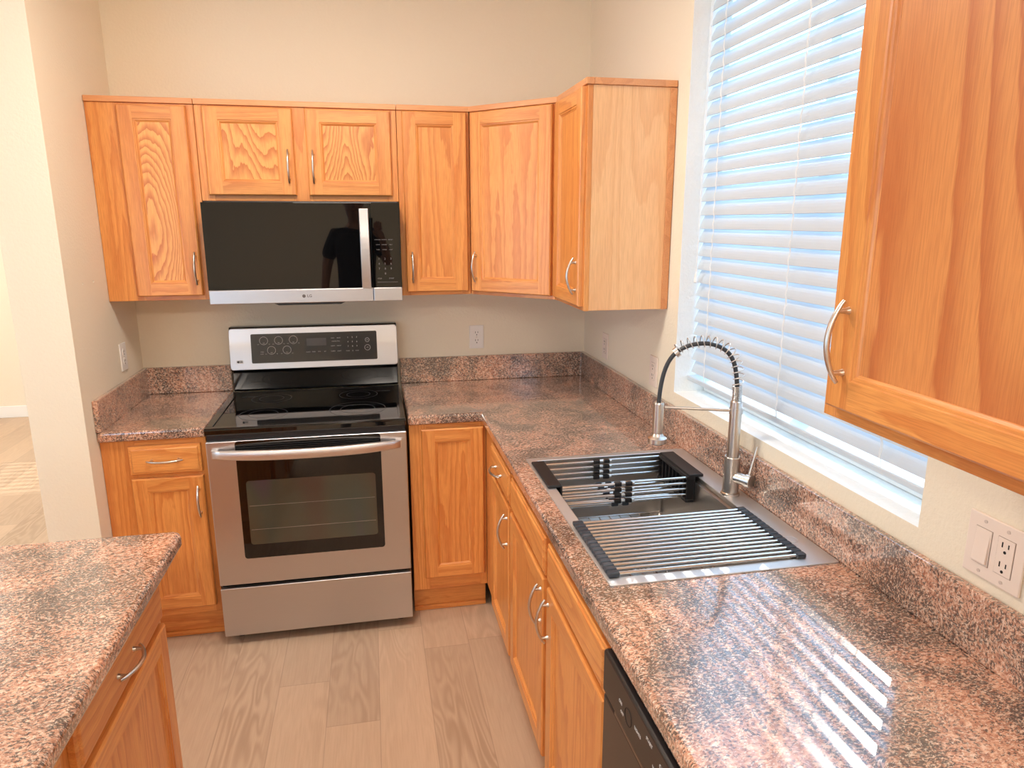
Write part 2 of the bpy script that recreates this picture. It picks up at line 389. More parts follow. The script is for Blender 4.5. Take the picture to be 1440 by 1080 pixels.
# ------------------------------------------------------------------ cabinets
def arch_handle(c, length, axis, out, name='handle', parent=None, mat=NI):
    """bow pull: centre c on the door face, bar along axis, bulging along out"""
    c = Vector(c); ax = Vector(axis).normalized(); o_ = Vector(out).normalized()
    b = B(); n = 18; hl = length/2; pts = []; rr = []
    for i in range(n+1):
        t = -1+2*i/n
        d = .009+.023*math.cos(t*PI/2)**.8 if abs(t) < 1 else .009
        pts.append(c+ax*hl*t+o_*d); rr.append(.0046-.0012*abs(t)**3)
    b.tube(pts, rr, 10)
    for s_ in (-1, 1):
        p = c+ax*hl*.76*s_
        d = .009+.023*math.cos(.76*PI/2)**.8
        b.lathe([(0, 0), (.0062, 0), (.0045, .006), (.0038, d), (0, d+.001)], p, o_, 12)
    return b.build(name, mat, parent)
def door_mesh(x0, x1, z0, z1, yb, yf, fw=.055, rail=.05, rec=.007):
    """frame and recessed panel; front towards -y (yf<yb). materials: 0 vertical grain, 1 horizontal, 2 panel"""
    b = B(); e = .004; bw = .011
    X0, X1, Z0, Z1 = x0+e, x1-e, z0+e, z1-e           # front face outer
    xi0, xi1, zi0, zi1 = x0+fw, x1-fw, z0+rail, z1-rail
    def q(a, c, d, f, m): b.add([a, c, d, f], [(0, 1, 2, 3)], m)
    P = lambda x, z, y: (x, y, z)
    # sides + small bevel
    for (a, c, m) in (((x0, z0), (x1, z0), 1), ((x1, z0), (x1, z1), 0), ((x1, z1), (x0, z1), 1), ((x0, z1), (x0, z0), 0)):
        q(P(*a, yb), P(*c, yb), P(*c, yf+e), P(*a, yf+e), m)
    bo = [(x0, z0), (x1, z0), (x1, z1), (x0, z1)]; fo = [(X0, Z0), (X1, Z0), (X1, Z1), (X0, Z1)]
    for i in range(4):
        j = (i+1) % 4; q(P(*bo[i], yf+e), P(*bo[j], yf+e), P(*fo[j], yf), P(*fo[i], yf), 1 if i % 2 == 0 else 0)
    q(P(X0, Z0, yf), P(xi0, Z0, yf), P(xi0, Z1, yf), P(X0, Z1, yf), 0); q(P(xi1, Z0, yf), P(X1, Z0, yf), P(X1, Z1, yf), P(xi1, Z1, yf), 0)
    q(P(xi0, Z0, yf), P(xi1, Z0, yf), P(xi1, zi0, yf), P(xi0, zi0, yf), 1); q(P(xi0, zi1, yf), P(xi1, zi1, yf), P(xi1, Z1, yf), P(xi0, Z1, yf), 1)
    # moulded inner edge: step, bead, drop to the panel
    prof = [(0, 0), (.0015, .003), (.006, .0035), (.0075, .006), (bw, rec+.001), (bw+.001, rec+.0025)]
    for k in range(len(prof)-1):
        (i0, d0), (i1, d1) = prof[k], prof[k+1]
        A = [(xi0+i0, zi0+i0), (xi1-i0, zi0+i0), (xi1-i0, zi1-i0), (xi0+i0, zi1-i0)]
        C = [(xi0+i1, zi0+i1), (xi1-i1, zi0+i1), (xi1-i1, zi1-i1), (xi0+i1, zi1-i1)]
        for i in range(4):
            j = (i+1) % 4; q(P(*A[i], yf+d0), P(*A[j], yf+d0), P(*C[j], yf+d1), P(*C[i], yf+d1), 1 if i % 2 == 0 else 0)
    i1 = prof[-1][0]; d = prof[-1][1]
    q(P(xi0+i1, zi0+i1, yf+d), P(xi1-i1, zi0+i1, yf+d), P(xi1-i1, zi1-i1, yf+d), P(xi0+i1, zi1-i1, yf+d), 2)
    q(P(x0, z1, yb), P(x1, z1, yb), P(x1, z0, yb), P(x0, z0, yb), 0)
    return b
def drawer_mesh(x0, x1, z0, z1, yb, yf):
    b = B(); prof = [(0, .008), (.002, .005), (.009, .0045), (.011, .001), (.014, 0)]
    P = lambda x, z, y: (x, y, z)
    def ring(i): return [(x0+i, z0+i), (x1-i, z0+i), (x1-i, z1-i), (x0+i, z1-i)]
    o = ring(0)
    for i in range(4):
        j = (i+1) % 4; b.add([P(*o[i], yb), P(*o[j], yb), P(*o[j], yf+.008), P(*o[i], yf+.008)], [(0, 1, 2, 3)], 1)
    for k in range(len(prof)-1):
        A, C = ring(prof[k][0]), ring(prof[k+1][0])
        for i in range(4):
            j = (i+1) % 4; b.add([P(*A[i], yf+prof[k][1]), P(*A[j], yf+prof[k][1]), P(*C[j], yf+prof[k+1][1]), P(*C[i], yf+prof[k+1][1])], [(0, 1, 2, 3)], 1)
    C = ring(prof[-1][0]); b.add([P(*c, yf) for c in C], [(0, 1, 2, 3)], 1)
    b.add([P(*o[3-i], yb) for i in range(4)], [(0, 1, 2, 3)], 1)
    return b
def cabinet(label, loc, rz, w, depth, z0, z1, doors, drawers=(), toe=None, trim=False, stiles=(), rails=(), group=None, name='wall_cabinet', cat='cabinet', carcass=None, endtrim=0, hollow=False, oakm=None):
    """local frame: x along the face from 0 to w, face at y=0 looking to -y, body behind (+y)"""
    t = thing(name, label, cat, loc, rz, group)
    oakm = oakm or OAKS
    b = B()
    if hollow:
        b.box(.0012, .018, .018, depth, z0+.001, z1-.001); b.box(w-.018, w-.0012, .018, depth, z0+.001, z1-.001); b.box(.018, w-.018, .018, depth, z0+.001, z0+.018); b.box(.018, w-.018, depth-.008, depth, z0+.018, z1-.001)
    elif carcass: b.prism(carcass, z0+.001, z1-(.022 if trim else 0)-.001)
    else: b.box(.0012, w-.0012, .018, depth, z0+.001, z1-(.022 if trim else .001))
    b.build('body', OE if trim else OV, t, .001, 1)
    b = B(); zt = z1-(.022 if trim else 0); fs = .03
    st = list(stiles) or [(0, .03), (w-.03, w)]
    rl = list(rails) or [(z0, z0+.035), (zt-.03, zt)]
    for a, c in st: b.box(max(a, .0005), min(c, w-.0005), 0, .018, z0, zt, 0)
    for i in range(len(st)-1):
        for a, c in rl: b.box(st[i][1], st[i+1][0], .0005, .018, a, c, 1)
    b.build('face_frame', OAK, t, .0008, 1)
    if trim:
        b = B(); b.box(.0005-(endtrim if endtrim < 0 else 0)*0, w-.0005+max(endtrim, 0), -.008, .02, zt+.0005, z1); 
        if carcass: b.prism([(x, y) for x, y in carcass], zt+.0005, z1-.004)
        else: b.box(.0005, w-.0005+max(endtrim, 0), .02, depth, zt+.0005, z1-.004 if not endtrim else z1)
        b.build('top_trim', OT, t, .002, 2)
    for (x0, x1, a, c, hd) in doors:
        d = door_mesh(x0, x1, a, c, -.0005, -.021).build('door', oakm, t)
        if hd:
            hx, hz = hd; arch_handle((hx, -.021, hz), .128, (0, 0, 1), (0, -1, 0), parent=d)
    for (x0, x1, a, c, hd) in drawers:
        d = drawer_mesh(x0, x1, a, c, -.0005, -.021).build('drawer_front', OAK, t)
        if hd: arch_handle((hd[0], -.021, hd[1]), .128, (1, 0, 0), (0, -1, 0), parent=d)
    if toe:
        b = B(); b.box(.001, w-.001, .05, depth, .001, z0-.001, 1); b.build('toe_kick', OAK, t)
        b = B(); b.box(.001, w-.001, .042, .0495, .001, .022, 1); b.build('base_shoe', OAK, t, .002)
    return t
UZ0, UZ1 = 1.372, 2.150; UD = .315; FY = -.317
# upper run on the back wall (local x = world x - x0)
def up(x0, x1, label, doors, z0=UZ0, stiles=(), oakm=None):
    return cabinet(oakm=oakm, label=label, loc=(x0, FY, 0), rz=0, w=x1-x0, depth=UD, z0=z0, z1=UZ1, doors=[(a-x0, c-x0, d, e, (h[0]-x0, h[1]) if h else None) for a, c, d, e, h in doors], trim=True, stiles=[(p-x0, q-x0) for p, q in stiles])
up(WX+.001, -1.702, 'tall narrow oak wall cabinet against the left wall, left of the microwave', [(-1.975, -1.728, 1.391, 2.120, (-1.745, 1.50))], stiles=[(WX, -1.95), (-1.75, -1.702)], oakm=OAK)
up(-1.701, -.924, 'short wide oak wall cabinet with two doors above the microwave', [(-1.670, -1.333, 1.788, 2.122, (-1.358, 1.90)), (-1.285, -.949, 1.788, 2.122, (-1.262, 1.90))], z0=1.766, stiles=[(-1.701, -1.65), (-1.345, -1.272), (-.97, -.924)], oakm=OAK)
up(-.923, -.6235, 'tall narrow oak wall cabinet just right of the microwave', [(-.902, -.636, 1.388, 2.128-.003, (-.876, 1.493))], stiles=[(-.923, -.88), (-.66, -.6235)])
# diagonal corner cabinet
L = math.hypot(.306, .306); c45 = math.cos(PI/4)
def loc45(x, y):   # world -> local of the diagonal cabinet
    dx, dy = x+.623, y+.317; return (dx*c45-dy*c45, dx*c45+dy*c45)
carc = [loc45(*p) for p in ((-.6225, -.299), (-.6225, -.002), (-.002, -.002), (-.002, -.6225), (-.299, -.6225))]
cabinet('oak corner wall cabinet with its single door set on the diagonal', (-.623, -.317, 0), -PI/4, L, UD, UZ0, UZ1, [(.018, L-.018, 1.388, 2.124, (.046, 1.493))], trim=True, carcass=carc, stiles=[(0.004, .04), (L-.04, L-.004)])
# cabinet on the right wall, end panel towards the camera
rc = cabinet('oak wall cabinet left of the window with a broad pale side panel', (FY, -.6235, 0), -PI/2, .3835, UD, UZ0, UZ1, [(.03, .372, 1.388, 2.124, (.343, 1.493))], trim=True, endtrim=.006)
b = B(); b.box(.3838, .389, .292, .3145, UZ0+.001, UZ1-.024); b.build('scribe_strip', OT, rc, .001)
# near cabinet right of the window
cabinet('large oak wall cabinet right of the window, nearest the camera', (FY, -2.383, 0), -PI/2, .66, UD, UZ0-.003, 2.15, [(.027, .63, 1.392, 2.124, (.064, 1.501))], trim=True, oakm=OAKB)
# base cabinets
BZ = .125; BT = .8725
def base(label, loc, rz, w, doors, drawers, stiles=(), rails=(), depth=.575):
    return cabinet(label, loc, rz, w, depth, BZ, BT, doors, drawers, toe=True, stiles=stiles, rails=rails, name='base_cabinet', hollow='sink base' in label)
lx = WX+.001
base('oak base cabinet with drawer and door, left of the range', (lx, -.610, 0), 0, -1.712-lx,
     [(-1.990-lx, -1.731-lx, .160, .720, (-1.752-lx, .617))], [(-1.990-lx, -1.731-lx, .737, .850, (-1.861-lx, .793))], stiles=[(0, .12), (-1.75-lx, -1.712-lx)], rails=[(BZ, .175), (.705, .75), (.84, BT)])
base('oak corner base cabinet with one full-height door, right of the range', (-.930, -.610, 0), 0, .320, [(.049, .306, .186, .852, None)], [], stiles=[(0, .07), (.29, .32)], rails=[(BZ, .20), (.835, BT)])
# right run faces -x : local x = -(y) - offset
def rbase(label, y0, y1, doors, drawers, stiles=(), rails=None):
    o = y0
    return base(label, (-.610, y0, 0), -PI/2, y0-y1, [(o-a, o-c, d, e, (o-h[0], h[1]) if h else None) for a, c, d, e, h in doors],
                [(o-a, o-c, d, e, (o-h[0], h[1]) if h else None) for a, c, d, e, h in drawers], stiles=[(o-a, o-c) for a, c in stiles], rails=rails or [(BZ, .175), (.715, .75), (.84, BT)])
rbase('narrow oak base cabinet with drawer and door at the inner corner', -.612, -1.2185, [(-.845, -1.205, .160, .728, (-1.182, .635))], [(-.845, -1.205, .742, .852, (-1.02, .797))], stiles=[(-.612, -.86), (-1.18, -1.2185)])
rbase('oak sink base cabinet with two doors under false drawer fronts', -1.2195, -2.228, [(-1.235, -1.700, .160, .728, (-1.678, .640)), (-1.742, -2.212, .160, .728, (-1.764, .640))],
      [(-1.235, -1.705, .742, .852, None), (-1.735, -2.212, .742, .852, None)], stiles=[(-1.2195, -1.25), (-1.69, -1.75), (-2.19, -2.228)])
rbase('oak end base cabinet beyond the dishwasher, nearest the camera', -2.845, -3.26, [(-2.865, -3.24, .160, .728, None)], [(-2.865, -3.24, .742, .852, None)], stiles=[(-2.845, -2.88), (-3.22, -3.26)])
# island cabinets face +x : rotation +90, local x = y - y0
def ibase(label, y0, y1, doors, drawers, stiles=()):
    return base(label, (-1.620, y0, 0), PI/2, y1-y0, [(a-y0, c-y0, d, e, (h[0]-y0, h[1]) if h else None) for a, c, d, e, h in doors],
                [(a-y0, c-y0, d, e, (h[0]-y0, h[1]) if h else None) for a, c, d, e, h in drawers], stiles=[(a-y0, c-y0) for a, c in stiles], rails=[(BZ, .175), (.70, .75), (.84, BT)], depth=.56)
ibase('oak island cabinet unit at the end nearest the range', -2.235, -1.650, [(-2.205, -1.682, .160, .705, None)], [(-2.205, -1.682, .722, .850, (-1.955, .778))], stiles=[(-2.235, -2.19), (-1.70, -1.65)])
ibase('oak island cabinet unit nearest the camera', -2.85, -2.236, [(-2.82, -2.262, .160, .705, None)], [(-2.82, -2.262, .722, .850, (-2.54, .778))], stiles=[(-2.85, -2.80), (-2.28, -2.236)])

# ------------------------------------------------------------------ countertops
CT0, CT1 = .874, .914; FT = -.632
def slab(b, poly): b.prism(poly, CT0, CT1)
b = B(); slab(b, [(-.934, -.001), (-.934, FT), (FT, FT), (FT, -3.29), (-.001, -3.29), (-.001, -.001)])
ctr = thing('countertop', 'long L-shaped granite countertop running right of the range and along the window wall', 'countertop', (0, 0, CT0))
def shift(bb, d): bb.v = [(x+d[0], y+d[1], z+d[2]) for x, y, z in bb.v]; return bb
SX0, SX1, SY0, SY1 = -.578, -.022, -2.092, -1.243     # sink rim
top = shift(b, (0, 0, -CT0)).build('top_slab', GR, ctr); b_ = None; c_ = B(); c_.box(SX0+.012, SX1-.012, SY0+.012, SY1-.012, -.4, .4); cut(top, c_)
bv = top.modifiers.new('bevel', 'BEVEL'); bv.width = .010; bv.segments = 4; bv.limit_method = 'ANGLE'
BS = 1.037
b = B(); b.prism([(-.934, -.0005), (-.934, -.02), (-.02, -.02), (-.02, -3.29), (-.0005, -3.29), (-.0005, -.0005)], CT1+.0003, BS)
shift(b, (0, 0, -CT0)).build('backsplash', GR, ctr, .003)
b = B(); slab(b, [(WX+.001, -.001), (WX+.001, FT), (-1.708, FT), (-1.708, -.001)])
ctl = thing('countertop', 'short granite countertop in the corner left of the range', 'countertop', (WX, 0, CT0))
shift(b, (-WX, 0, -CT0)).build('top_slab', GR, ctl, .010, 4)
b = B(); b.prism([(WX+.0005, -.0005), (WX+.0005, FT), (WX+.02, FT), (WX+.02, -.02), (-1.708, -.02), (-1.708, -.0005)], CT1+.0003, BS)
shift(b, (-WX, 0, -CT0)).build('backsplash', GR, ctl, .003)
b = B(); poly = [(-2.75, -3.0), (-1.558, -3.0), (-1.558, -1.618), (-1.563, -1.603), (-1.578, -1.598), (-2.75, -1.598)]; slab(b, poly)
tag(b.build('island_countertop', GR, None, .012, 4), 'granite countertop on the kitchen island in the lower left corner', 'countertop')
b = B(); b.box(-2.7, -2.182, -2.85, -1.65, .001, .8725)
tag(b.build('island_back_panel', OV), 'plain oak rear half of the island below its granite top', 'cabinet')

# ------------------------------------------------------------------ range
rg = thing('range', 'freestanding stainless steel electric range with black glass cooktop', 'range', (-1.321, -.36, 0))
RX, RY = -1.321, -.36
def rb(): return B()
def rbuild(b, name, mats, parent=rg, **k): return shift(b, (-RX, -RY, 0)).build(name, mats, parent, **k)
x0, x1 = -1.699, -.943
b = B(); b.box(x0+.004, x1-.004, -.655, -.03, .03, .893); body = rbuild(b, 'body', BLK, bevel=.003)
for sx in (x0+.05, x1-.05):
    for sy in (-.6, -.1):
        b = B(); b.cyl((sx, sy, .001), .018, .028); rbuild(b, 'foot', BLM)
b = B(); b.box(x0, x1, -.692, -.085, .895, .921); ck = rbuild(b, 'cooktop', BLG, bevel=.006, seg=3)
b = B()
rim = [(x0+.002, -.689), (x1-.002, -.689), (x1-.002, -.088), (x0+.002, -.088)]
b.box(x0+.002, x1-.002, -.690, -.665, .9205, .9245); b.box(x0+.002, x0+.028, -.665, -.09, .9205, .9245); b.box(x1-.028, x1-.002, -.665, -.09, .9205, .9245); b.box(x0+.028, x1-.028, -.105, -.09, .9205, .9235)
rbuild(b, 'cooktop_rim', BLK, bevel=.0015)
b = B()
for (bx_, by_, br) in ((x0+.19, -.50, .095), (x1-.19, -.49, .115), (x0+.19, -.235, .085), (x1-.19, -.235, .085)):
    b = B()
    for rr in (br, br*.62):
        b.lathe([(rr, .9213), (rr-.0022, .9213)], (bx_, by_, 0), n=48)
    rbuild(b, 'burner_marking', BLR)
for xx in (x0+.06, x1-.11):
    b = B(); b.merge(text('HOT SURFACE' if xx < -1.3 else 'HOT SURFACE', .010, None, None, (xx+.03, -.19, .9215), Matrix.Identity(3))); rbuild(b, 'warning_print', BLR)
# backguard
def tilt(z): return -.062-(1.217-z)*.12
b = B(); b.prism([(-.022, .9215), (-.07, .9215), (-.075, 1.012), (-.094, 1.022), (-.094, 1.036), (-.07, 1.219), (-.022, 1.219)], x0+.004, x1-.004, axis='x'); rbuild(b, 'backguard', BLK, bevel=.004, seg=3)
# stainless fascia on a plane from (y -.0965, z 1.026) to (y -.0725, z 1.214)
fz0, fz1, fy0, fy1 = 1.025, 1.2135, -.0970, -.0722
fdir = Vector((0, fy1-fy0, fz1-fz0)).normalized(); fn = Vector((0, -fdir.z, fdir.y))
def fp(x, z, d=0):  # point on the fascia
    t = (z-fz0)/(fz1-fz0); return Vector((x, fy0+(fy1-fy0)*t, z))+fn*d
def rrect(xa, xb, za, zb, r, n=5):
    pts = []
    for cx_, cz_, a0 in ((xb-r, za+r, -90), (xb-r, zb-r, 0), (xa+r, zb-r, 90), (xa+r, za+r, 180)):
        for i in range(n+1):
            a = R(a0+90*i/n); pts.append((cx_+r*math.cos(a), cz_+r*math.sin(a)))
    return pts
def fplate(b, xa, xb, za, zb, r, d0, d1, m=0):
    p = rrect(xa, xb, za, zb, r); n = len(p)
    b.add([fp(x, z, d0) for x, z in p]+[fp(x, z, d1) for x, z in p], [tuple(range(n, 2*n))]+[(i, (i+1) % n, n+(i+1) % n, n+i) for i in range(n)], m)
b = B(); fplate(b, x0+.003, x1-.003, 1.0255, 1.2125, .014, -.003, .003); rbuild(b, 'fascia', ST, bevel=.002)
b = B(); fplate(b, -1.602, -1.040, 1.054, 1.186, .006, .003, .0045); cp = rbuild(b, 'control_panel', PANELG)
b = B(); fplate(b, -1.366, -1.262, 1.087, 1.170, .002, .0045, .0048); fplate(b, -1.254, -1.198, 1.087, 1.170, .002, .0045, .0048); rbuild(b, 'keypad_field', plain('keypad_dark', (44, 43, 44), .25), cp)
b = B(); fplate(b, -1.358, -1.270, 1.126, 1.160, .002, .0048, .0052); rbuild(b, 'display', DISPG, cp)
def ring_on(b, x, z, r, w=.0014):
    n = 32; vs_ = [fp(x+r*math.cos(2*PI*i/n), z+r*math.sin(2*PI*i/n), .0052) for i in range(n)]+[fp(x+(r-w)*math.cos(2*PI*i/n), z+(r-w)*math.sin(2*PI*i/n), .0052) for i in range(n)]
    b.add(vs_, [(i, (i+1) % n, n+(i+1) % n, n+i) for i in range(n)])
b = B()
Rt = Matrix.Rotation(math.atan2(fdir.z, fdir.y), 3, 'X')
def ftext(body, x, z, size, bold=0):
    b.merge(text(body, size, None, None, fp(x, z, .0053), Rt, bold=bold))
for r_, row in enumerate(('123', '456', '789')):
    for c_i, ch in enumerate(row): ftext(ch, -1.172+.020*c_i, 1.159-.0205*r_, .009, .0002)
for x, s_ in ((-1.174, 'CLEAR'), (-1.152, '0'), (-1.131, 'START')): ftext(s_, x, 1.097, .0055 if len(s_) > 1 else .009)
for x, s_ in ((-1.352, 'CLOCK'), (-1.328, 'TIMER'), (-1.303, 'TIME'), (-1.277, 'SET')): ftext(s_, x, 1.098, .006)
for z, s_, s2 in ((1.158, 'BAKE', 'BROIL'), (1.122, 'WARM', 'PROOF'), (1.098, 'CLEAN', 'LIGHT')): ftext(s_, -1.241, z, .0062); ftext(s2, -1.213, z, .0062)
ftext('CONVECTION', -1.227, 1.143, .0055)
for x, z in ((-1.546, 1.155), (-1.481, 1.155), (-1.416, 1.156), (-1.514, 1.111), (-1.446, 1.111)):
    pass
ftext('OVEN', -1.555, 1.104, .0055); ftext('LOCK', -1.556, 1.095, .0055)
rbuild(b, 'button_lettering', INK, cp)
for x, z in ((-1.546, 1.155), (-1.481, 1.155), (-1.416, 1.156), (-1.514, 1.111), (-1.446, 1.111)):
    b = B(); ring_on(b, x, z, .0185); ftext('LO', x-.024, z-.016, .0055); ftext('HI', x+.024, z-.016, .0055); ftext('ON', x, z-.011, .0055); rbuild(b, 'burner_dial', INK, cp)
for x, z, r, s_ in ((-1.084, 1.145, .010, 'ON'), (-1.084, 1.110, .0135, 'OFF')):
    b = B(); ring_on(b, x, z, r, .0016); ftext(s_, x, z, .006); rbuild(b, 'round_button', INK, cp)
b = B(); fplate(b, -1.668, -1.640, 1.056, 1.070, .001, .003, .004); bd = rbuild(b, 'badge', plain('badge_plate', (212, 208, 204), .3))
b = B(); n = 20; b.add([fp(-1.661+.005*math.cos(2*PI*i/n), 1.063+.005*math.sin(2*PI*i/n), .0043) for i in range(n)], [tuple(range(n))]); b.merge(text('LG', .010, None, None, fp(-1.6485, 1.063, .0043), Rt, bold=.0002)); rbuild(b, 'badge_logo', RED, bd)
# front: vent band, door, drawer
b = B(); b.box(x0+.004, x1-.004, -.668, -.655, .868, .893); rbuild(b, 'vent_recess', BLM)
b = B(); b.box(x0, x1, -.682, -.656, .268, .868); od = rbuild(b, 'oven_door', ST, bevel=.004, seg=3)
b = B(); p = rrect(-1.594, -1.046, .378, .866, .012); b.prism(p, -.6835, -.6822, axis='y'); rbuild(b, 'door_glass', BLG, od)
b = B(); b.prism(rrect(-1.566, -1.072, .437, .704, .012), -.6843, -.6838, axis='y'); rbuild(b, 'oven_window', OVG, od)
b = B()
for z in (.50, .60): b.tube([(-1.56, -.6846, z), (-1.078, -.6846, z)], .0008, 6)
rbuild(b, 'rack_line', plain('oven_rack_behind_glass', (120, 110, 98), .4), od)
b = B()
for k in range(4): b.box(-1.59, -1.05, -.6855, -.6837, .846-k*.008, .8495-k*.008)
rbuild(b, 'vent_slots', BLM, od)
# bowed door handle
b = B(); n = 24; vs_ = []
for i in range(n+1):
    t = -1+2*i/n; x = RX+.352*t; bow = .012+.046*(1-abs(t)**2.6); z = .822+0*t; hz = .0205-.005*abs(t)**4; dy = .013-.004*abs(t)**3
    for j in range(12):
        a = 2*PI*j/12; ca, sa = math.cos(a), math.sin(a)
        cs = (abs(ca)**.6)*(1 if ca > 0 else -1); sn = (abs(sa)**.6)*(1 if sa > 0 else -1)
        vs_.append((x, -.684-bow+cs*dy, z+sn*hz))
b.add(vs_, [(i*12+j, i*12+(j+1) % 12, (i+1)*12+(j+1) % 12, (i+1)*12+j) for i in range(n) for j in range(12)]+[tuple(range(12))[::-1], tuple(range(n*12, n*12+12))], 0, True)
for s_ in (-1, 1): b.box(RX+s_*.345-.012, RX+s_*.345+.012, -.70, -.6825, .806, .838)
rbuild(b, 'oven_handle', steel('satin_steel_handle', (225, 218, 214), .42), od)
b = B(); b.box(x0, x1, -.682, -.656, .042, .253); rbuild(b, 'storage_drawer', ST, bevel=.004, seg=3)

# ------------------------------------------------------------------ over-the-range microwave
mx0, mx1, mz0, mz1 = -1.686, -.928, 1.362, 1.7645
mw = thing('microwave', 'black and stainless over-the-range microwave under the short cabinet', 'microwave', (-1.307, -.2, mz0))
def mb(b, name, mats, parent=mw, **k): return shift(b, (1.307, .2, -mz0)).build(name, mats, parent, **k)
b = B(); b.box(mx0+.004, mx1-.004, -.405, -.003, mz0+.004, mz1-.001); mb(b, 'housing', BLM, bevel=.003)
b = B(); b.box(mx0, -1.0465, -.432, -.406, 1.419, 1.7575); dr = mb(b, 'door_glass', MWG, bevel=.0006)
b = B(); b.box(mx0, -1.0465, -.433, -.406, mz0, 1.4185); db = mb(b, 'door_trim', ST, bevel=.003)
b = B(); b.box(-1.045, mx1, -.432, -.406, 1.419, 1.7575); pn = mb(b, 'control_panel', MWG, bevel=.0006)
b = B(); b.box(-1.045, mx1, -.433, -.406, mz0, 1.4185); mb(b, 'panel_trim', ST, bevel=.003)
b = B(); b.box(-1.6, -1.1, -.4328, -.4321, 1.44, 1.66); 
b = B()
n = 14; vs_ = []
for i in range(n+1):
    t = i/n; z = 1.420+.315*t; bow = .022+.018*math.sin(PI*t)
    for (dx, dy) in ((-.019, .0), (-.017, -.006), (.017, -.006), (.019, 0), (.017, .005), (-.017, .005)): vs_.append((-1.0715+dx, -.434-bow+dy, z))
b.add(vs_, [(i*6+j, i*6+(j+1) % 6, (i+1)*6+(j+1) % 6, (i+1)*6+j) for i in range(n) for j in range(6)]+[tuple(range(6))[::-1], tuple(range(n*6, n*6+6))], 0)
b.box(-1.085, -1.058, -.458, -.4325, 1.422, 1.44); b.box(-1.085, -1.058, -.458, -.4325, 1.715, 1.733)
mb(b, 'door_handle', ST, dr, bevel=.001)
b = B(); T = lambda s_, x, z, size, bold=0: b.merge(text(s_, size, None, None, (x, -.4327, z), FACE_Y, bold=bold))
for r_, row in enumerate(('123', '456', '789')):
    for c_i, ch in enumerate(row): T(ch, -1.018+.024*c_i, 1.535-.020*r_, .011)
T('0', -.994, 1.475, .011); T('STOP', -1.018, 1.455, .007); T('START', -.970, 1.455, .007)
for k, (a_, b_, c__) in enumerate((('POPCORN', 'POTATO', 'REHEAT'), ('COOK', 'DEFROST', 'MELT'), ('TIMER', 'POWER', 'LIGHT'))):
    for i, s_ in enumerate((a_, b_, c__)): T(s_, -1.020+.026*i, 1.612-.020*k, .0052)
b.box(-1.028, -.945, -.4327, -.4323, 1.440, 1.4408)
mb(b, 'panel_lettering', INKD, pn)
b = B(); n = 24; b.prism([(-1.324+.0068*math.cos(2*PI*i/n), 1.3895+.0068*math.sin(2*PI*i/n)) for i in range(n)], -.4336, -.4331, axis='y')
b.merge(text('LG', .0155, None, None, (-1.302, -.4334, 1.3895), FACE_Y, bold=.0003)); mb(b, 'logo', plain('logo_grey', (92, 84, 84), .4), db)
b = B(); b.prism([(-1.445, 1.3615), (-1.16, 1.3615), (-1.18, 1.353), (-1.425, 1.353)], -.42, -.36, axis='y'); mb(b, 'bottom_lip', BLM)

# ------------------------------------------------------------------ dishwasher
dw = thing('dishwasher', 'dark built-in dishwasher under the granite counter, near camera', 'dishwasher', (-.3, -2.536, 0))
def dwb(b, name, mats, parent=dw, **k): return shift(b, (.3, 2.536, 0)).build(name, mats, parent, **k)
b = B(); b.box(-.60, -.05, -2.836, -2.236, .03, .866); dwb(b, 'tub', BLM)
b = B(); b.box(-.637, -.601, -2.838, -2.234, .10, .768); dwb(b, 'door', DWB, bevel=.004)
b = B(); b.box(-.640, -.601, -2.838, -2.234, .776, .868); cpn = dwb(b, 'control_strip', DWS, bevel=.006, seg=3)
b = B(); b.box(-.638, -.603, -2.836, -2.30, .7685, .7755); dwb(b, 'handle_lip', plain('grey_metal_lip', (128, 120, 112), .35, 1))
b = B(); b.box(-.59, -.56, -2.83, -2.24, .001, .095); dwb(b, 'kick_plate', BLM)
b = B(); MX = Matrix(((0, 0, -1), (-1, 0, 0), (0, 1, 0)))
for y, z, s_, sz in ((-2.335, .822, 'ON', .010), (-2.345, .806, 'OFF', .009), (-2.42, .825, 'LIGHTS', .009), (-2.47, .846, 'START', .009), (-2.50, .815, 'WASH', .009), (-2.56, .815, 'RINSE', .009), (-2.62, .815, 'DRY', .009), (-2.53, .84, 'CANCEL', .009), (-2.6, .84, 'DELAY', .009)):
    b.merge(text(s_, sz, None, None, (-.6403, y, z), MX))
dwb(b, 'panel_lettering', INK, cpn)
b = B(); b.torus((-.6402, -2.375, .82), .016, .0008, (1, 0, 0)); dwb(b, 'finger_groove', HOLE, cpn)

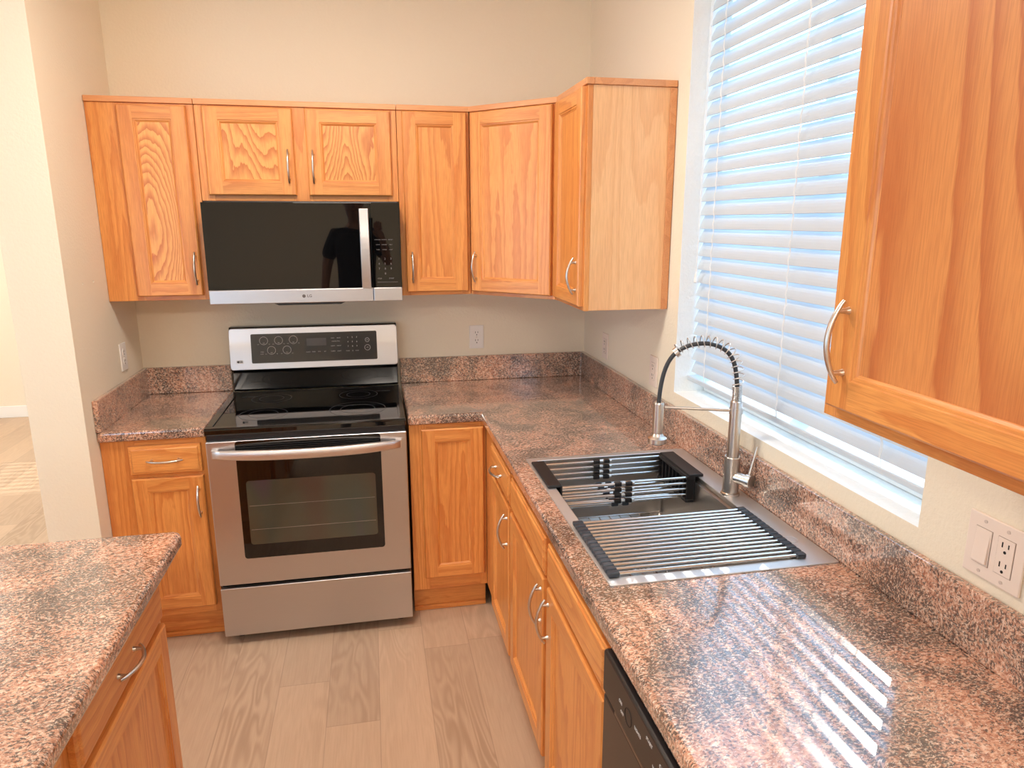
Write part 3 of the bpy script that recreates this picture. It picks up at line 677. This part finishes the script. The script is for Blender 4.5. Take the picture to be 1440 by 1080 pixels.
# ------------------------------------------------------------------ sink
sk = thing('kitchen_sink', 'rectangular drop-in stainless steel workstation sink below the window', 'sink', (-.3, -1.667, CT1))
def sb(b, name, mats, parent=sk, **k): return shift(b, (.3, 1.667, -CT1)).build(name, mats, parent, **k)
RZ = .9175; bx0, bx1, by0, by1 = -.548, -.092, -2.060, -1.268; DZ = .69
b = B()
def rr2(xa, xb, ya, yb, r, z, n=5): return [(x, y, z) for x, y in rrect(xa, xb, ya, yb, r, n)]
rings = [rr2(SX0, SX1, SY0, SY1, .006, CT1+.0004), rr2(SX0, SX1, SY0, SY1, .006, RZ-.001), rr2(SX0+.001, SX1-.001, SY0+.001, SY1-.001, .006, RZ),
         rr2(bx0, bx1, by0, by1, .010, RZ), rr2(bx0+.001, bx1-.001, by0+.001, by1-.001, .010, RZ-.002), rr2(bx0+.002, bx1-.002, by0+.002, by1-.002, .010, RZ-.015),
         rr2(bx0+.012, bx1-.012, by0+.002, by1-.002, .010, RZ-.016), rr2(bx0+.012, bx1-.012, by0+.003, by1-.003, .010, DZ+.01), rr2(bx0+.02, bx1-.02, by0+.012, by1-.012, .010, DZ),
         rr2(-.36, -.28, -1.70, -1.62, .039, DZ-.006)]
n = len(rings[0])
b2 = B()
for i in range(len(rings)-1):
    (b if i < 4 else b2).add(rings[i]+rings[i+1], [(j, (j+1) % n, n+(j+1) % n, n+j) for j in range(n)])
b2.add(rings[-1], [tuple(range(n))])
sb(b, 'rim', STS); sb(b2, 'basin', steel('basin_stainless_steel', (186, 182, 178), .32, 'y', .02, 0.))
b = B(); b.lathe([(.043, .002), (.040, .003), (.034, .0), (.012, -.002), (0, -.002)], (-.32, -1.66, DZ), n=32); sb(b, 'drain', CHR)
b = B(); b.torus((-.067, -1.965, RZ+.0005), .016, .0009); b.cyl((-.067, -1.965, RZ), .015, .0012); sb(b, 'hole_cover', STS)
# bottom grid
sg = thing('sink_grid', 'steel wire protector grid on the floor of the sink', 'sink grid', (-.32, -1.66, DZ+.002))
def gb(b, name, mats, parent=sg): return shift(b, (.32, 1.66, -DZ-.002)).build(name, mats, parent)
b = B(); zg = DZ+.022; gx0, gx1, gy0, gy1 = -.518, -.122, -2.03, -1.30
for i in range(12): x = gx0+(gx1-gx0)*i/11; b.tube([(x, gy0, zg), (x, gy1, zg)], .0022 if i not in (0, 11) else .003, 6)
for i in range(20): y = gy0+(gy1-gy0)*i/19; b.tube([(gx0, y, zg+.003), (gx1, y, zg+.003)], .0018 if i not in (0, 19) else .003, 6)
gb(b, 'wires', CHR)
for x in (gx0+.03, gx1-.03):
    for y in (gy0+.03, gy1-.03):
        b = B(); b.cyl((x, y, DZ+.0025), .006, .018, n=10); gb(b, 'foot', BLM)
# roll-up drying mat
mt = thing('roll_up_drying_rack', 'roll-up drying mat of steel rods with dark end caps laid over the sink', 'drying rack', (-.33, -1.918, RZ))
def mtb(b, name, mats, parent=mt, **k): return shift(b, (.33, 1.918, -RZ)).build(name, mats, parent, **k)
NR = 15
for i in range(NR):
    y = -1.783-.0193*i
    b = B(); b.tube([(-.548, y, RZ+.0055), (-.112, y, RZ+.0055)], .0042, 10); rod = mtb(b, 'rod', CHR)
    for xs in (-.575+.0, -.112):
        b = B(); b.box(xs+.003 if xs < -.3 else xs, xs+.030 if xs < -.3 else xs+.024, y-.0088, y+.0088, RZ+.0003, RZ+.0115); mtb(b, 'end_cap', SLATE, rod, bevel=.003, seg=2)
# adjustable basket
bk = thing('sink_basket', 'adjustable rod drying basket with black grips, hung at the far end of the sink', 'drying basket', (-.33, -1.405, RZ))
def bkb(b, name, mats, parent=bk, **k): return shift(b, (.33, 1.405, -RZ)).build(name, mats, parent, **k)
b = B(); b.box(-.572, -.530, -1.520, -1.298, RZ+.0005, RZ+.009); b.box(-.535, -.5275, -1.520, -1.298, RZ-.052, RZ+.006); bkb(b, 'left_grip', BLM, bevel=.0035, seg=3)
b = B(); b.box(-.126, -.078, -1.516, -1.292, RZ+.0005, RZ+.009)
b.box(-.132, -.104, -1.516, -1.292, RZ-.008, RZ+.004); b.box(-.132, -.104, -1.516, -1.292, RZ-.082, RZ-.072)
for i in range(9): y = -1.514+.0268*i; b.box(-.130, -.106, y, y+.006, RZ-.074, RZ-.004)
b.box(-.108, -.104, -1.516, -1.292, RZ-.074, RZ-.004)
bkb(b, 'right_grip', BLM, bevel=.002)
rods = [(-1.300, RZ-.006-.018*i) for i in range(4)]+[(-1.325-.0265*i, RZ-.078) for i in range(7)]+[(-1.508, RZ-.060+.018*i) for i in range(4)]
for k, (y, z) in enumerate(rods):
    b = B(); b.tube([(-.532, y, z), (-.30, y, z)], .0046, 8); b.tube([(-.34, y+.002, z+.003), (-.118, y+.002, z+.003)], .0040, 8); bkb(b, 'rod', CHR)
for (cx_, cy_, up_) in ((-.352, -1.300, 0), (-.318, -1.300, 0), (-.352, -1.508, 1), (-.318, -1.508, 1)):
    for i in range(4):
        z = RZ-.006-.018*i
        b = B(); b.box(cx_-.011, cx_+.011, cy_-.008, cy_+.008, z-.0065, z+.0065); bkb(b, 'clip', BLM, bevel=.003)
for i in range(7):
    for cx_ in (-.352, -.318):
        b = B(); b.box(cx_-.011, cx_+.011, -1.325-.0265*i-.007, -1.325-.0265*i+.007, RZ-.086, RZ-.070); bkb(b, 'clip', SLATE, bevel=.003)

# ------------------------------------------------------------------ faucet
FC = Vector((-.067, -1.660, RZ)); fd = Vector((-.253+.067, -1.583+1.660, 0)).normalized(); fs_ = Vector((-fd.y, fd.x, 0))
fc = thing('kitchen_faucet', 'brushed steel spring-neck faucet behind the sink', 'faucet', tuple(FC))
def P_(r, z, s_=0): return fd*r+fs_*s_+Vector((0, 0, z-RZ))
b = B(); b.lathe([(0, 0), (.0265, 0), (.0265, .006), (.0225, .008), (.0225, .112), (.0215, .1145), (.018, .1145)], (0, 0, 0), n=36)
b.build('base', NI, fc)
b = B(); b.lathe([(.0165, .112), (.0165, .112), (.0165, .275), (.0145, .278), (.0, .278)], n=32); b.build('column', NI, fc)
# lever body pointing -y +x side (right of the column in view)
ld = Vector((.48, -.88, 0)).normalized()
b = B(); b.lathe([(0, .01), (.0165, .01), (.0165, .048), (.0195, .050), (.0195, .064), (.018, .0655), (0, .0655)], (0, 0, .055), ld, n=28); hv = b.build('valve', NI, fc)
b = B(); p0 = ld*.056+Vector((0, 0, .072)); b.tube([p0, p0+Vector((.012, .004, .04)), p0+Vector((.022, .006, .08))], [.0036, .0034, .0030], 10); b.build('lever', NI, hv)
# hose arc
prof = [(0, 1.19), (0, 1.22), (.003, 1.250), (.009, 1.287), (.018, 1.312), (.033, 1.333), (.054, 1.346), (.076, 1.353), (.097, 1.3545), (.118, 1.352), (.140, 1.346), (.162, 1.334), (.180, 1.318), (.194, 1.294), (.204, 1.262), (.210, 1.225), (.2125, 1.190), (.2125, 1.170)]
def smooth(pts, it=3):
    for _ in range(it):
        q = [pts[0]]
        for i in range(len(pts)-1):
            a, c = pts[i], pts[i+1]; q += [tuple(.75*a[k]+.25*c[k] for k in range(len(a))), tuple(.25*a[k]+.75*c[k] for k in range(len(a)))]
        pts = q+[pts[-1]]
    return pts
pc = smooth(prof, 3); path = [P_(r, z) for r, z in pc]
b = B(); b.tube(path, .0062, 12); b.build('hose', plain('dark_grey_hose', (52, 54, 56), .4), fc)
# spring: arc-length param helix
al = [0]
for i in range(len(path)-1): al.append(al[-1]+(path[i+1]-path[i]).length)
def at(sv):
    for i in range(len(al)-1):
        if sv <= al[i+1]: t = (sv-al[i])/max(al[i+1]-al[i], 1e-9); return path[i].lerp(path[i+1], t), (path[min(i+2, len(path)-1)]-path[max(i-1, 0)]).normalized()
    return path[-1], (path[-1]-path[-2]).normalized()
pts = []; s_end = al[-1]*.64
turns = []   # tight at the column, loose on the arc
phi = 0; sv = .003
while sv < s_end:
    p, t = at(sv); nn = fs_; bb = t.cross(nn).normalized()
    ow = (p-P_(.105, 1.235)).normalized(); loose = min(max((sv-.045)/.03, 0), 1)
    pts.append(p+(nn*math.cos(phi)+bb*math.sin(phi))*(.0125+.003*loose)+ow*.006*loose)
    pitch = .0042 if sv < .047 else .0165
    phi += 2*PI/16; sv += pitch/16
b = B(); b.tube(pts, .0015, 6); b.build('spring', NI, fc)
p, t = at(s_end); b = B(); b.lathe([(.0075, -.006), (.0145, -.006), (.0145, .006), (.0075, .006)], p, t, 24); b.build('spring_collar', NI, fc)
# support arm and spray head
za = 1.166
b = B(); b.tube([P_(.012, za), P_(.195, za)], .0042, 12); b.lathe([(.0168, -.009), (.0185, -.009), (.0185, .009), (.0168, .009)], P_(0, za), n=28); b.build('support_arm', NI, fc)
b = B(); b.lathe([(0, 1.180-RZ), (.0135, 1.180-RZ), (.0150, 1.176-RZ), (.0150, 1.088-RZ), (.0185, 1.080-RZ), (.0275, 1.074-RZ), (.0275, 1.060-RZ), (.022, 1.057-RZ), (0, 1.057-RZ)], P_(.2125, RZ), n=32); b.build('spray_head', NI, fc)

# ------------------------------------------------------------------ blinds
bl = thing('window_blind', 'white horizontal slat blind covering the kitchen window', 'blind', (.075, -1.69, WZ0))
BX, BY = .072, -1.69; ya, yb_ = WY0+.008, WY1-.006
def blb(b, name, mats, **k): return shift(b, (-.075, 1.69, -WZ0)).build(name, mats, bl, **k)
PITCH = .0455; tl_ = R(66); b = B(); k = 0; zs = []
z = 1.180
while z < WZ1-.07: zs.append(z); z += PITCH
for z in zs:
    vs_ = []; m_ = 6; sag = random.uniform(-.0006, .0006); tt = tl_+random.uniform(-.012, .012)
    for yy in (ya, yb_):
        for side in (0, 1):
            for i in range(m_+1):
                u = (i/m_-.5)*.050; cr = .0028*(1-(2*i/m_-1)**2)+(side*.0026)
                # inner edge (u<0, towards -x) low, outer edge high
                vs_.append((BX+u*math.cos(tt)-cr*math.sin(tt), yy, z+sag+u*math.sin(tt)+cr*math.cos(tt)))
    w_ = m_+1
    fs = []
    for i in range(m_):
        fs.append((i, i+1, 2*w_+i+1, 2*w_+i)); fs.append((w_+i, 3*w_+i, 3*w_+i+1, w_+i+1))
    fs.append((0, 2*w_, 3*w_, w_)); fs.append((m_, w_+m_, 3*w_+m_, 2*w_+m_))
    for o_ in (0, 2*w_): fs.append(tuple([o_+i for i in range(w_)]+[o_+w_+i for i in range(w_)][::-1]))
    b.add(vs_, fs, 0, False)
blb(b, 'slats', SLAT)
b = B(); b.box(BX-.026, BX+.026, ya, yb_, 1.128, 1.145); blb(b, 'bottom_rail', SLAT, bevel=.004)
b = B(); b.box(BX-.03, BX+.03, ya, yb_, WZ1-.055, WZ1-.002); blb(b, 'headrail', VIN, bevel=.003)
for yc in (-1.230, -1.675, -2.095):
    b = B(); pts = []
    for i in range(110):
        zz = 1.14+(WZ1-.06-1.14)*i/109; pts.append((BX-.0235+.0018*math.sin(zz*2*PI/PITCH), yc+.0015*math.sin(zz*37), zz))
    b.tube(pts, .0011, 5); b.tube([(x+.002, y+.007, z_) for x, y, z_ in pts], .0009, 5)
    b.tube([(BX+.024, yc, 1.14), (BX+.024, yc, WZ1-.06)], .0009, 5)
    blb(b, 'ladder_cord', VIN)
b = B()
for dy in (0, .010): b.tube([(BX-.034, -1.150-dy, WZ1-.04), (BX-.035, -1.148-dy, 1.9), (BX-.034, -1.147-dy*.3, 1.51)], .0011, 5)
b.lathe([(0, .035), (.004, .033), (.0065, .012), (.007, .003), (.004, 0), (0, 0)], (BX-.034, -1.148, 1.478), n=12)
blb(b, 'pull_cord', VIN)

# ------------------------------------------------------------------ outlets and switches
def plate(t, w, h, mat):
    b = B(); b.box(-w/2, w/2, -.006, -.0005, -h/2, h/2); b.build('cover_plate', mat, t, .0025, 3)
def slots(b, cx_, cz_, y=-.0082, s_=1):
    b.box(cx_-.0075, cx_-.0052, y, y+.001, cz_-.001, cz_+.0085); b.box(cx_+.0048, cx_+.007, y, y+.001, cz_+.0, cz_+.008)
    b.cyl((cx_, y+.001, cz_-.0085), .0028, .001, (0, -1, 0), 12)
def duplex(label, loc, rz, mat=WHP):
    t = thing('wall_outlet', label, 'outlet', loc, rz); plate(t, .071, .115, mat)
    for dz in (.0195, -.0195):
        b = B(); b.lathe([(0, .0015), (.0165, .0015), (.0165, -.0015)], (0, -.0065, dz), (0, -1, 0), 28); f_ = b.build('socket', mat, t)
        b = B(); slots(b, 0, dz); b.build('slots', HOLE, f_)
    b = B(); b.cyl((0, -.006, 0), .003, .001, (0, -1, 0), 10); b.build('screw', NI, t)
    return t
def decora(t, cx_, mat, kind):
    b = B(); b.box(cx_-.0165, cx_+.0165, -.0078, -.0060, -.0335, .0335); f_ = b.build('rocker' if kind == 'switch' else 'socket', mat, t, .001)
    if kind == 'switch':
        b = B(); b.prism([(-.0078, -.031), (-.0078, .031), (-.0125, -.029)], cx_-.0145, cx_+.0145, axis='x'); b.build('paddle', mat, f_, .001)
        b = B(); b.box(cx_-.0172, cx_-.0165, -.0066, -.0061, -.0335, .0335); b.box(cx_+.0165, cx_+.0172, -.0066, -.0061, -.0335, .0335); b.box(cx_-.0172, cx_+.0172, -.0066, -.0061, .0335, .0342); b.box(cx_-.0172, cx_+.0172, -.0066, -.0061, -.0342, -.0335); b.build('gap', plain('shadow_gap_grey', (150, 132, 120), .6), f_)
    else:
        b = B(); slots(b, cx_, .018, -.0082); slots(b, cx_, -.018, -.0082); b.build('slots', HOLE, f_)
        b = B(); b.box(cx_-.0172, cx_-.0165, -.0066, -.0061, -.0335, .0335); b.box(cx_+.0165, cx_+.0172, -.0066, -.0061, -.0335, .0335); b.box(cx_-.0172, cx_+.0172, -.0066, -.0061, .0335, .0342); b.box(cx_-.0172, cx_+.0172, -.0066, -.0061, -.0342, -.0335); b.build('gap', plain('shadow_gap_grey', (150, 132, 120), .6), f_)
duplex('white duplex outlet on the back wall between range and corner', (-.5545, 0, 1.129), 0)
duplex('white duplex outlet on the left wall above the short counter', (WX, -.245, 1.133), PI/2)
t = thing('wall_outlet', 'beige outlet on the shaded wall nearest the corner, under the side-panel cabinet', 'outlet', (0, -.343, 1.122), -PI/2); plate(t, .075, .118, IVP); decora(t, 0, IVP, 'outlet')
t = thing('wall_outlet', 'beige outlet behind the faucet hose, just left of the window', 'outlet', (0, -.918, 1.122), -PI/2); plate(t, .075, .118, IVP); decora(t, 0, IVP, 'outlet')
t = thing('wall_switch', 'double wall plate with rocker switch and outlet, right of the window', 'switch', (0, -2.455, 1.118), -PI/2); plate(t, .117, .117, IVP)
decora(t, -.023, IVP, 'switch'); decora(t, .023, IVP, 'outlet')
PSC = plain('plate_screw', (205, 190, 178), .5)
for sx in (-.023, .023):
    for sz in (-.047, .047): b = B(); b.cyl((sx, -.0058, sz), .0034, .0012, (0, -1, 0), 10); b.build('screw', PSC, t)

# blind of the neighbouring room's window: its slats stripe the sunlight on the floor
t = thing('window_blind', 'white blind on the window of the neighbouring room', 'blind', (-1.55, 3.375, 1.331))
b = B(); z = .06
while z < .80:
    q = R(20); dy, dz = .024*math.cos(q), .024*math.sin(q)
    vs_ = []
    for xx in (-1.04, 1.04):
        for sg_, th in ((-1, 0), (1, 0), (1, .003), (-1, .003)): vs_.append((xx, sg_*dy, z+sg_*dz+th))
    b.add(vs_, [(0, 1, 2, 3), (7, 6, 5, 4), (0, 4, 5, 1), (1, 5, 6, 2), (2, 6, 7, 3), (3, 7, 4, 0)]); z += .075
b.build('slats', plain('white_slat', (238, 238, 234), .4), t)
b = B(); b.box(-1.04, 1.04, -.014, .014, .82, .866); b.build('headrail', VIN, t)
b = B(); b.box(-1.04, 1.04, -.014, .014, .004, .02); b.build('bottom_rail', VIN, t)

# ------------------------------------------------------------------ the photographer (seen mirrored in the microwave door)
class Sk:
    def __init__(s): s.v = []; s.e = []; s.r = []
    def a(s, p, r, to=None):
        s.v.append(p); s.r.append(r)
        if to is not None: s.e.append((to, len(s.v)-1))
        return len(s.v)-1
SKN = plain('skin', (196, 148, 120), .5); TEE = plain('dark_navy_cotton', (22, 26, 40), .85); JEAN = plain('dark_trousers', (40, 42, 50), .85); HAIR = plain('dark_hair', (26, 20, 18), .6); SHOE = plain('dark_shoe', (30, 30, 32), .5)
PX, PY = -1.17, -3.80
pn_ = thing('person', 'person in a dark navy t-shirt standing behind the camera holding up a phone', 'person', (PX, PY, 0))
def ensure_skin(me):
    bm = bmesh.new(); bm.from_mesh(me); bm.verts.layers.skin.verify(); bm.to_mesh(me); bm.free()
def skin(name, K, mat, parent, root=0, sub=2):
    me = bpy.data.meshes.new(name); me.from_pydata(K.v, K.e, []); me.materials.append(mat); ensure_skin(me)
    for i, r in enumerate(K.r):
        d = me.skin_vertices[0].data[i]; d.radius = r if isinstance(r, tuple) else (r, r); d.use_root = (i == root)
    o = bpy.data.objects.new(name, me); COL.objects.link(o); o.parent = parent
    m = o.modifiers.new('skin', 'SKIN'); m.use_smooth_shade = True
    m = o.modifiers.new('sub', 'SUBSURF'); m.levels = sub; m.render_levels = sub
    return o
K = Sk()
pel = K.a((0, 0, 1.02), (.11, .07)); sp = K.a((0, -.01, 1.20), (.13, .095), pel); ch = K.a((0, -.01, 1.42), (.15, .10), sp); cl_ = K.a((0, 0, 1.58), (.09, .07), ch)
nk = K.a((0, .01, 1.67), .052, cl_); nk2 = K.a((0, .02, 1.72), .055, nk); hd1 = K.a((0, .035, 1.77), (.078, .088), nk2); hd2 = K.a((0, .03, 1.86), (.092, .108), hd1); hd3 = K.a((0, .02, 1.945), (.070, .085), hd2)
for s_ in (-1, 1):
    h1 = K.a((s_*.09, 0, .90), .062, pel); kn = K.a((s_*.12, .015, .53), .052, h1); k2 = K.a((s_*.125, 0, .36), .058, kn); an = K.a((s_*.13, -.01, .10), .038, k2); K.a((s_*.135, .06, .05), .034, an)
def hand(K, w, d, up_, s_, curl):
    """palm, four fingers of unequal length and a thumb; d along the fingers, up_ across the palm"""
    d = Vector(d).normalized(); u = Vector(up_).normalized(); n = d.cross(u)*s_; w0 = Vector(K.v[w])
    pm = K.a(tuple(w0+d*.05), (.036, .018), w)
    for i, ln in enumerate((.072, .08, .074, .058)):
        off = u*(.030-.020*i); a = K.a(tuple(w0+d*.095+off), .0095, pm); q = d.copy(); p = w0+d*.095+off
        for k in range(3):
            q = (q+n*curl).normalized(); p = p+q*ln*(.42, .32, .26)[k]; a = K.a(tuple(p), .0088-.0008*k, a)
    a = K.a(tuple(w0+d*.035+u*.036), .012, pm); a = K.a(tuple(w0+d*.065+u*.058+n*.012), .0105, a); K.a(tuple(w0+d*.092+u*.066+n*.024), .009, a)
# arm hanging at the person's left side
sh = K.a((-.19, 0, 1.56), .062, cl_); el = K.a((-.255, -.01, 1.28), .044, sh); wr_ = K.a((-.285, .05, 1.03), .028, el); hand(K, wr_, (-.05, .12, -1), (0, 1, .1), 1, .25)
# raised arm holding the phone
sh = K.a((.19, 0, 1.56), .062, cl_); el = K.a((.275, .10, 1.33), .044, sh); wr_ = K.a((.225, .325, 1.54), .028, el); hand(K, wr_, (-.35, .15, 1), (-.75, .5, -.2), -1, .35)
skin('body', K, SKN, pn_)
K = Sk(); a0 = K.a((0, 0, .86), (.175, .125)); a = K.a((0, 0, 1.00), (.182, .132), a0); c_ = K.a((0, -.01, 1.20), (.168, .128), a); d_ = K.a((0, -.01, 1.42), (.178, .125), c_); e_ = K.a((0, 0, 1.60), (.085, .085), d_)
for s_, ex in ((-1, (-.240, -.005, 1.355)), (1, (.255, .07, 1.375))):
    f_ = K.a((s_*.175, 0, 1.565), .078, d_); K.a(ex, .068, f_)
skin('t_shirt', K, TEE, pn_)
K = Sk(); a_ = K.a((0, 0, 1.10), (.135, .09)); a = K.a((0, 0, .96), (.150, .105), a_)
for s_ in (-1, 1):
    h1 = K.a((s_*.105, 0, .80), .104, a); kn = K.a((s_*.12, .015, .53), .072, h1); K.a((s_*.13, -.005, .11), .058, kn)
skin('trousers', K, JEAN, pn_)
b = B(); nu, nv = 28, 16; vs_ = []
for i in range(nv+1):
    for j in range(nu):
        az = 2*PI*j/nu; low = -.02+.060*max(math.sin(az), 0)-.065*max(-math.sin(az), 0)   # hairline: higher over the forehead, down the nape
        el = PI/2-(PI/2-math.asin(max(-.95, min(.95, low/.108))))*i/nv
        k = 1+.02*math.sin(9*az+5*el)
        vs_.append((.087*k*math.cos(el)*math.cos(az), .014+.104*k*math.cos(el)*math.sin(az), 1.872+.108*k*math.sin(el)))
b.add(vs_, [(i*nu+j, i*nu+(j+1) % nu, (i+1)*nu+(j+1) % nu, (i+1)*nu+j) for i in range(nv) for j in range(nu)], 0, True)
hr = b.build('hair', HAIR, pn_); so = hr.modifiers.new('thick', 'SOLIDIFY'); so.thickness = .008; so.offset = -1
for s_ in (-1, 1):
    b = B(); b.lathe([(0, .008), (.010, .007), (.017, 0), (.010, -.004), (0, -.004)], (s_*.078, .02, 1.825), (s_, .1, 0), 14); b.build('ear', SKN, pn_)
    b = B(); b.lathe([(0, .004), (.007, .002), (.011, -.003)], (s_*.030, .113, 1.845), (0, 1, 0), 12); b.build('eye', WHP, pn_)
    K = Sk(); a = K.a((s_*.135, -.04, .045), (.042, .043)); c_ = K.a((s_*.14, .06, .04), (.045, .038), a); K.a((s_*.145, .17, .032), (.036, .028), c_); skin('shoe', K, SHOE, pn_)
b = B(); b.tube([(0, .112, 1.845), (0, .128, 1.815), (0, .122, 1.803)], [.007, .012, .009], 10); b.build('nose', SKN, pn_)
b = B(); b.tube([(-.022, .108, 1.772), (0, .117, 1.774), (.022, .108, 1.772)], [.003, .006, .003], 8); b.build('mouth', plain('lips', (150, 92, 84), .5), pn_)
# phone, its lens just behind the viewpoint
ph = bpy.data.objects.new('mobile_phone', None); COL.objects.link(ph); ph['label'] = 'dark mobile phone held up in the hand of the standing person'; ph['category'] = 'phone'
Mp = M.copy(); Mp.translation = Vector((CX, CY, CZ))-fwd*.022
ph.matrix_world = Mp
b = B(); b.box(-.030, .043, -.125, .028, -.004, .004); b.build('case', BLM, ph, .004, 3)
b = B(); b.lathe([(0, .0062), (.007, .0062), (.0085, .0041)], (0, 0, 0), n=20); b.build('lens', BLG, ph)
